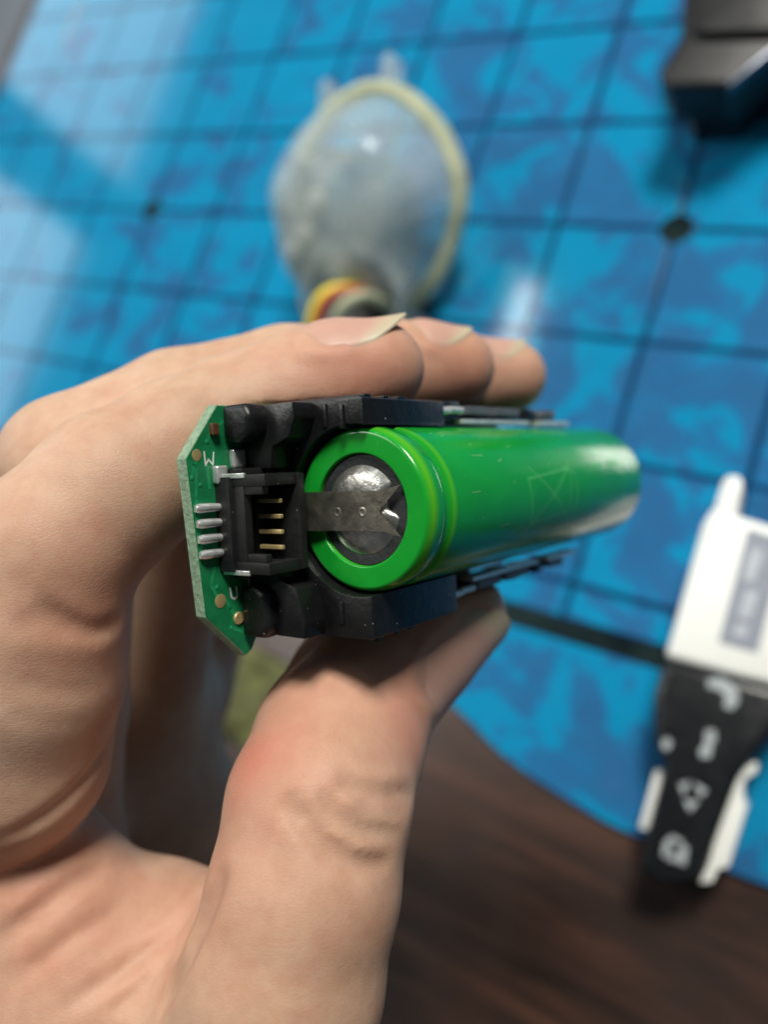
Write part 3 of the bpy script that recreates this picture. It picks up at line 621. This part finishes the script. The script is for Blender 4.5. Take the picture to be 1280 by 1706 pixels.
# where the blood shows: fingertips and the folded web
tint = np.zeros(len(me.vertices), np.float32); pos = np.zeros(len(me.vertices)*3, np.float32); me.vertices.foreach_get('co', pos); pos = pos.reshape(-1, 3)/MM
for p, s_, amt in BLUSH:
    c_ = on_skin(p); tint += amt*np.exp(-((pos-c_)**2).sum(1)/(s_*s_)).astype(np.float32)
at = me.attributes.new('blush', 'FLOAT', 'POINT'); at.data.foreach_set('value', np.clip(tint, 0, 1))
def skin_mat():
    m, nt, b = new_mat('skin'); oc = objc(nt)
    n1 = noise(nt, 55, 4, 0.55, oc); n2 = noise(nt, 420, 3, 0.6, oc)
    base = ramp(nt, n1.outputs[0], [(0.30, (0.44, 0.275, 0.190)), (0.52, (0.515, 0.342, 0.243)), (0.75, (0.56, 0.372, 0.275))]).outputs[0]
    n5 = noise(nt, 150, 3, 0.6, oc)
    base = mixc(nt, ramp(nt, n5.outputs[0], [(0.45, (0, 0, 0)), (0.72, (0.42,)*3)]).outputs[0], base, (0.47, 0.22, 0.15))
    base = mixc(nt, 0.12, base, ramp(nt, n2.outputs[0], [(0.35, (0.36, 0.17, 0.10)), (0.65, (0.70, 0.50, 0.34))]).outputs[0])
    a = node(nt, 'ShaderNodeAttribute'); a.attribute_name = 'blush'
    base = mixc(nt, a.outputs['Fac'], base, (0.46, 0.16, 0.11))
    lnk(nt, base, b.inputs['Base Color'])
    b.inputs['Subsurface Weight'].default_value = 0.35; b.inputs['Subsurface Radius'].default_value = (1.0, 0.35, 0.18); b.inputs['Subsurface Scale'].default_value = 0.0028
    rr = ramp(nt, n2.outputs[0], [(0.3, (0.42,)*3), (0.7, (0.58,)*3)]); lnk(nt, rr.outputs[0], b.inputs['Roughness'])
    b.inputs['Specular IOR Level'].default_value = 0.22
    # fine crossing skin lines
    v1 = node(nt, 'ShaderNodeTexVoronoi'); v1.feature = 'DISTANCE_TO_EDGE'; v1.inputs['Scale'].default_value = 2100
    mp = node(nt, 'ShaderNodeMapping'); mp.inputs['Scale'].default_value = (0.6, 1.5, 1.0); lnk(nt, oc, mp.inputs[0]); lnk(nt, mp.outputs[0], v1.inputs['Vector'])
    r1 = ramp(nt, v1.outputs['Distance'], [(0.0, (0, 0, 0)), (0.16, (1, 1, 1))])
    mp2 = node(nt, 'ShaderNodeMapping'); mp2.inputs['Scale'].default_value = (60, 420, 120); lnk(nt, oc, mp2.inputs[0]); n3 = noise(nt, 1.0, 4, 0.6, mp2.outputs[0], 0.5)
    ad = node(nt, 'ShaderNodeMath', operation='MULTIPLY_ADD'); lnk(nt, n3.outputs[0], ad.inputs[0]); ad.inputs[1].default_value = 1.6; lnk(nt, r1.outputs[0], ad.inputs[2])
    bp = node(nt, 'ShaderNodeBump'); bp.inputs['Strength'].default_value = 0.15; bp.inputs['Distance'].default_value = 0.00016
    lnk(nt, ad.outputs[0], bp.inputs['Height']); lnk(nt, bp.outputs[0], b.inputs['Normal'])
    return m
me.materials.append(skin_mat())
hand = bpy.data.objects.new('hand', me); link(hand); hand.matrix_world = frame(HROT, HORG)
tag(hand, 'bare left hand gripping the battery pack between thumb and fingers', 'hand')
def nail_mat():
    m, nt, b = new_mat('nail'); a = node(nt, 'ShaderNodeAttribute'); a.attribute_name = 'along'; oc = objc(nt)
    c = ramp(nt, a.outputs['Fac'], [(0.0, (0.55, 0.35, 0.27)), (0.10, (0.52, 0.30, 0.235)), (0.68, (0.52, 0.305, 0.24)), (0.84, (0.48, 0.38, 0.27)), (1.0, (0.47, 0.42, 0.30))]).outputs[0]
    n1 = noise(nt, 200, 3, 0.5, oc); c = mixc(nt, 0.12, c, n1.outputs[0], 'OVERLAY'); lnk(nt, c, b.inputs['Base Color'])
    b.inputs['Roughness'].default_value = 0.44; b.inputs['Specular IOR Level'].default_value = 0.35; b.inputs['Subsurface Weight'].default_value = 0.25; b.inputs['Subsurface Radius'].default_value = (1, .5, .35); b.inputs['Subsurface Scale'].default_value = 0.0012
    return m
M['nail'] = nail_mat()
def nail(G, al, dorsal):
    nu, nv = al.shape
    verts, faces, att = [], [], []
    for lay in (0, 1):
        for i in range(nu):
            for j in range(nv):
                verts.append(G[i, j]-(dorsal*0.30 if lay else 0)); att.append(al[i, j])
    ix = lambda lay, i, j: lay*nu*nv+i*nv+j
    for i in range(nu-1):
        for j in range(nv-1):
            faces.append((ix(0,i,j), ix(0,i+1,j), ix(0,i+1,j+1), ix(0,i,j+1))); faces.append((ix(1,i,j), ix(1,i,j+1), ix(1,i+1,j+1), ix(1,i+1,j)))
    for i in range(nu-1):
        for j in (0, nv-1): faces.append((ix(0,i,j), ix(1,i,j), ix(1,i+1,j), ix(0,i+1,j)))
    for j in range(nv-1):
        for i in (0, nu-1): faces.append((ix(0,i,j), ix(0,i,j+1), ix(1,i,j+1), ix(1,i,j)))
    me = bpy.data.meshes.new('fingernail'); me.from_pydata((np.array(verts)*MM).tolist(), [], faces)
    a_ = me.attributes.new('along', 'FLOAT', 'POINT'); a_.data.foreach_set('value', np.array(att, np.float32))
    b_ = bmesh.new(); b_.from_mesh(me); bmesh.ops.recalc_face_normals(b_, faces=b_.faces); b_.to_mesh(me); b_.free()
    me.shade_smooth(); me.set_sharp_from_angle(angle=rad(60)); me.materials.append(M['nail'])
    return link(bpy.data.objects.new('fingernail', me), hand)
for g_ in NAIL_GRIDS: nail(*g_)
del D

# ------------------------------------------------------------------ white and black device lying on the mat at the right
dev = empty('handheld_device', frame(np.eye(3), [47.4, -145.06, 0.0]))
tag(dev, 'white handheld device with black tapered handle and grey printed icons, lying on the mat', 'device')
DO = np.array([47.4, -145.06, 0.0])
def dpoly(pts): return [(p[0]-DO[0], p[1]-DO[1]) for p in pts]
HB = 20.0
bm = NB(); prism(bm, dpoly([(34.85, -141.24), (35.14, -133.68), (35.35, -102.72), (37.06, -96.67), (43.06, -98.15), (48.75, -98.94), (59.0, -99.96), (65.28, -105.39), (65.42, -115.12), (66.22, -140.32), (53.79, -140.87)]), 2, 0.0, HB, 2.2, 3)
mk('white_body', bm, M['white'], dev, smooth=True, angle=50)
bm = NB(); prism(bm, dpoly([(36.97, -96.33), (37.32, -88.59), (38.47, -86.75), (41.25, -86.56), (42.47, -88.44), (42.98, -97.82)]), 2, 4.0, HB-3, 1.0, 2); mk('hook', bm, M['white'], dev, smooth=True, angle=50)
bm = NB(); prism(bm, dpoly([(47.05, -101.4), (47.23, -133.44), (56.73, -133.49), (56.95, -102.46)]), 2, HB-0.1, HB+0.12); lab = mk('label_panel', bm, M['label'], dev)
for (a, b) in [[(50.51, -106.56), (50.5, -115.51)], [(51.96, -117.96), (51.65, -125.52)], [(51.73, -127.15), (51.63, -130.47)]]:
    a = np.array(a)-DO[:2]; b = np.array(b)-DO[:2]; t = (b-a)/np.linalg.norm(b-a); nn = np.array([-t[1], t[0]])*1.5
    bm = NB(); prism(bm, [tuple(a+nn), tuple(a-nn), tuple(b-nn), tuple(b+nn)], 2, HB+0.1, HB+0.16); mk('printed_line', bm, M['labeltxt'], lab)
bm = NB(); prism(bm, dpoly([(34.72, -141.74), (53.77, -141.19), (66.3, -140.62), (67.04, -147.74), (62.82, -156.39), (59.56, -164.44), (57.12, -190.27), (55.82, -193.26), (49.62, -196.88), (43.55, -197.05), (41.89, -194.32), (41.89, -168.19), (37.9, -163.77), (34.56, -152.28)]), 2, 0.0, HB-1.4, 2.4, 3)
handle = mk('black_handle', bm, M['blackd'], dev, smooth=True, angle=50)
bm = NB(); prism(bm, dpoly([(39.25, -170.89), (41.68, -170.31), (41.79, -186.66), (39.02, -187.14)]), 2, 5.5, 12, 0.8, 2); mk('side_rail', bm, M['white'], dev, smooth=True, angle=50)
bm = NB(); prism(bm, dpoly([(57.85, -164.22), (62.67, -159.89), (63.27, -162.5), (60.82, -165.63), (61.57, -170.04), (63.03, -171.34), (62.28, -187.64), (59.98, -188.93), (59.67, -192.43), (56.55, -194.1), (57.59, -188.73)]), 2, 3.0, 14, 0.8, 2); mk('side_rail', bm, M['white'], dev, smooth=True, angle=50)
HT = HB-1.4
def icon(name, pts, w=None):
    pts = dpoly(pts); bm = NB(); prism(bm, pts, 2, HT-0.1, HT+0.08); return mk(name, bm, M['icon'], handle)
icon('icon_arrow', [(46.82, -143.6), (50.19, -141.85), (53.99, -143.39), (55.36, -146.65), (54.49, -149.2), (52.15, -149.35), (52.05, -146.46), (49.67, -145.3), (47.35, -145.73)])
icon('icon_mark', [(49.37, -156.44), (51.59, -155.66), (52.43, -157.92), (51.9, -159.39), (52.14, -162.81), (49.94, -163.61), (49.23, -161.96), (49.97, -160.08)])
icon('icon_dot', [(39.85, -162.74), (41.06, -161.33), (42.45, -162.47), (41.91, -164.61), (40.32, -164.54)])
# recycling triangle made of three bars
for q in [[(46.55, -171.9), (48.83, -170.08), (48.4, -174.36)], [(49.73, -170.05), (53.5, -170.81), (52.3, -173.16)], [(48.61, -175.22), (52.24, -174.12), (50.71, -177.54)]]: icon('icon_triangle', q)
# house shaped bin mark: outline with a dark middle
for q in [[(46.75, -186.96), (47.97, -184.59), (48.86, -190.43), (46.87, -190.35)], [(47.97, -184.59), (51.05, -184.87), (51.07, -186.11), (48.33, -186.0)], [(50.31, -185.49), (52.56, -186.1), (52.8, -190.61), (50.98, -190.46)], [(47.88, -188.99), (50.55, -188.79), (50.71, -190.58), (48.04, -190.78)]]: icon('icon_bin', q)

# ------------------------------------------------------------------ milky plastic shell with wires
sh = empty('plastic_shell', frame(np.eye(3), [-109.38, 2.93, 0.0]))
tag(sh, 'milky clear domed plastic shell with yellowed rim and coloured wires in its spout', 'plastic shell')
tilt = Matrix.Rotation(rad(33), 4, 'X')
def shl(name, bm, mat, **k):
    for v in bm.verts: v.co = tilt.to_3x3() .__matmul__(v.co)
    for v in bm.verts: v.co *= 0.93; v.co.z += 20.5; v.co.y -= 11; v.co.x += 3
    return mk(name, bm, mat, sh, smooth=True, **k)
def wob(bm, amp=0.9):
    for v in bm.verts:
        v.co.z += 0.9*math.sin(v.co.x*0.21+1)*math.sin(v.co.y*0.19)
        a = math.atan2(v.co.y, v.co.x); v.co.x *= 1+0.02*math.sin(3*a+1)+0.012*math.sin(7*a); v.co.y *= 1.10+0.015*math.sin(5*a)
bm = NB(); lathe(bm, [(35.8, 0), (40.2, 0), (41.0, 1.2), (40.6, 6.0), (38.0, 7.2), (35.8, 5.5)], 72, closed=True); wob(bm); shl('rim', bm, M['rim'], angle=40)
bm = NB(); lathe(bm, [(37, 4.6), (36.2, 9), (34.5, 16), (31, 22), (27, 26), (18, 28.5), (8, 29.4), (0.5, 29.6), (0.5, 28.4), (8, 28.2), (18, 27.3), (26, 24.9), (29.8, 21), (33.2, 15.4), (34.9, 9), (35.8, 4.6)], 64, closed=True); wob(bm)
for v in bm.verts: v.co.z = 4.6+(v.co.z-4.6)*1.45; v.co.y -= (v.co.z-4.6)*0.12
shl('dome', bm, M['clear'], angle=50)
bm = NB(); lathe(bm, [(25.5, 2.0), (25.5, 21.0), (22, 23.6), (0.3, 24.0), (0.3, 2.0)], 48)
wob(bm)
for v in bm.verts: v.co.x -= 3; v.co.y -= 8; v.co.z *= 1.35
shl('inner_cup', bm, M['frost'], angle=50)
for (x, y, r) in ((-12, -10, 4.0), (-18, -16, 4.0), (4, -20, 5.0), (-7, 2, 4.0)):
    bm = NB(); rr = lathe(bm, [(r, 22), (r, 25.6), (r*0.7, 26.2)], 24); cap(bm, rr[-1])
    for v in bm.verts: v.co.x += x; v.co.y += y-1; v.co.z = v.co.z*1.35-0.6
    shl('boss', bm, M['boss'], angle=40)
for (x, y) in ((-22, 38), (7, 45.5)):
    bm = NB(); prism(bm, [(-5, -5), (5, -5), (3.4, 5), (-1, 9), (-4, 7)], 2, 0.5, 4.5, 0.5)
    for v in bm.verts: v.co.x += x; v.co.y += y
    shl('tab', bm, M['clear'], angle=40)
# spout towards the near side, its open end facing up, with the wires in it
spath = smooth_path([(-2, -26, 10), (8, -44, 20), (13, -55, 31)], 6)
bm = NB(); tube_mesh(bm, spath, 15.5, 36, [1.25-0.015*i for i in range(len(spath))])
caps = [f_ for f_ in bm.faces if len(f_.verts) > 4]; bmesh.ops.delete(bm, geom=caps, context='FACES')
bmesh.ops.solidify(bm, geom=bm.faces[:], thickness=2.6); mk('spout', bm, M['clear'], sh, smooth=True, angle=50)
bm = NB(); tube_mesh(bm, smooth_path([(10, -58, 12), (16, -68, 11), (24, -80, 10)], 5), 13, 30, [1.6, 1.55, 1.4, 1.5, 1.3, 1.15, 1.2, 1.0, 0.9, 0.85, 0.8])
for v in bm.verts: v.co += v.normal*0+Vector((2.2*math.sin(v.co.y*0.5), 0, 2.5*math.sin(v.co.x*0.45+v.co.y*0.3)))
for v in bm.verts: v.co.z = max(0.8, v.co.z*0.75)
mk('skirt', bm, M['clear'], sh, smooth=True, angle=50)
for (pth, r, mt) in (([(17, -50, 22), (15, -53, 36), (10, -58, 41), (6, -65, 39), (2, -78, 30), (-6, -98, 12), (-14, -116, 2.6)], 1.9, 'yellow'),
                     ([(20, -51, 22), (19, -54, 37), (14, -59, 42), (10, -66, 40), (6, -80, 30), (-1, -100, 12), (-6, -118, 2.6)], 1.7, 'red'),
                     ([(23, -51, 22), (23, -55, 36), (19, -61, 41), (15, -68, 38), (11, -82, 29), (5, -102, 11), (2, -118, 2.6)], 1.8, 'rim')):
    bm = NB(); tube_mesh(bm, smooth_path(pth, 6), r, 12); mk('wire', bm, M[mt], sh, smooth=True, angle=50)
bm = NB(); lathe(bm, [(0.2, 0), (11, 0.3), (12.5, 3), (11.5, 8), (4, 10), (0.2, 10.2)], 24)
o = mk('grommet', bm, M['dark'], sh, smooth=True, angle=50); o.location = (11*MM, -50*MM, 16*MM)

# ------------------------------------------------------------------ black box in the far right corner
bx = empty('black_case', frame(np.eye(3), [-8.61, 76.38, -0.0]))
tag(bx, 'black plastic case with a pale slanted edge, at the far right corner of the mat', 'case')
BO = np.array([-8.61, 76.38, -0.0])
def bpoly(pts): return [(p[0]-BO[0], p[1]-BO[1]) for p in pts]
bm = NB(); prism(bm, bpoly([(-15.37, 84.33), (-7.9, 48.86), (-11.68, 35.91), (-7.48, 31.27), (10.69, 30.21), (21.05, 42.41), (38.68, 57.08), (33.38, 82.84)]), 2, 14, 30, 2.0, 3); mk('lid', bm, M['boxtop'], bx, smooth=True, angle=50)
bm = NB(); prism(bm, bpoly([(-17.38, 93.74), (-9.09, 59.12), (-11.49, 45.27), (-2.63, 33.37), (11.29, 33.72), (21.74, 46.36), (40.03, 63.5), (34.51, 90.57)]), 2, 0, 14.2, 1.5, 2); mk('base', bm, M['blackd'], bx, smooth=True, angle=50)
bm = NB(); prism(bm, bpoly([(-9.3, 74.47), (-3.49, 49.71), (-0.46, 47.67), (20.23, 46.1), (36.22, 53.44), (32.24, 72.52)]), 2, 29.8, 33, 1.0, 2); mk('raised_panel', bm, M['boxtop'], bx, smooth=True, angle=50)
bm = NB(); prism(bm, bpoly([(10.19, 30.86), (21.1, 43.65), (22.06, 42.32), (11.24, 29.34)]), 2, 26.5, 30.6, 0.5, 2); mk('bevel_strip', bm, M['edge'], bx, smooth=True, angle=50)

# ------------------------------------------------------------------ olive cloth scrap lying under the hand
bm = NB(); bmesh.ops.create_grid(bm, x_segments=40, y_segments=34, size=1)
from mathutils import noise as mno
for v in bm.verts:
    x, y = v.co.x*20, v.co.y*17; r = 1+0.18*mno.noise(Vector((math.atan2(y, x)*1.4, 3, 1)))
    z = 3.0+4.2*mno.noise(Vector((x*0.07, y*0.07, 2)))+2.0*mno.noise(Vector((x*0.19, y*0.19, 5)))
    e_ = max(0, 1-max(abs(v.co.x), abs(v.co.y))); v.co = (x*r, y*r, 0.6+max(0, z)*min(1, e_*5)+0.4)
bmesh.ops.solidify(bm, geom=bm.faces[:], thickness=0.5)
M['olive'] = plain('olive_cloth', (0.085, 0.09, 0.03), 0.9, var=0.6, scale=160, bump=0.5, bscale=1200)
o = mk('cloth_scrap', bm, M['olive'], None, smooth=True, angle=60); o.location = Vector([-101.96, -197.63, 0.0])*MM
tag(o, 'small crumpled olive green cloth scrap on the table below the fingers', 'cloth')
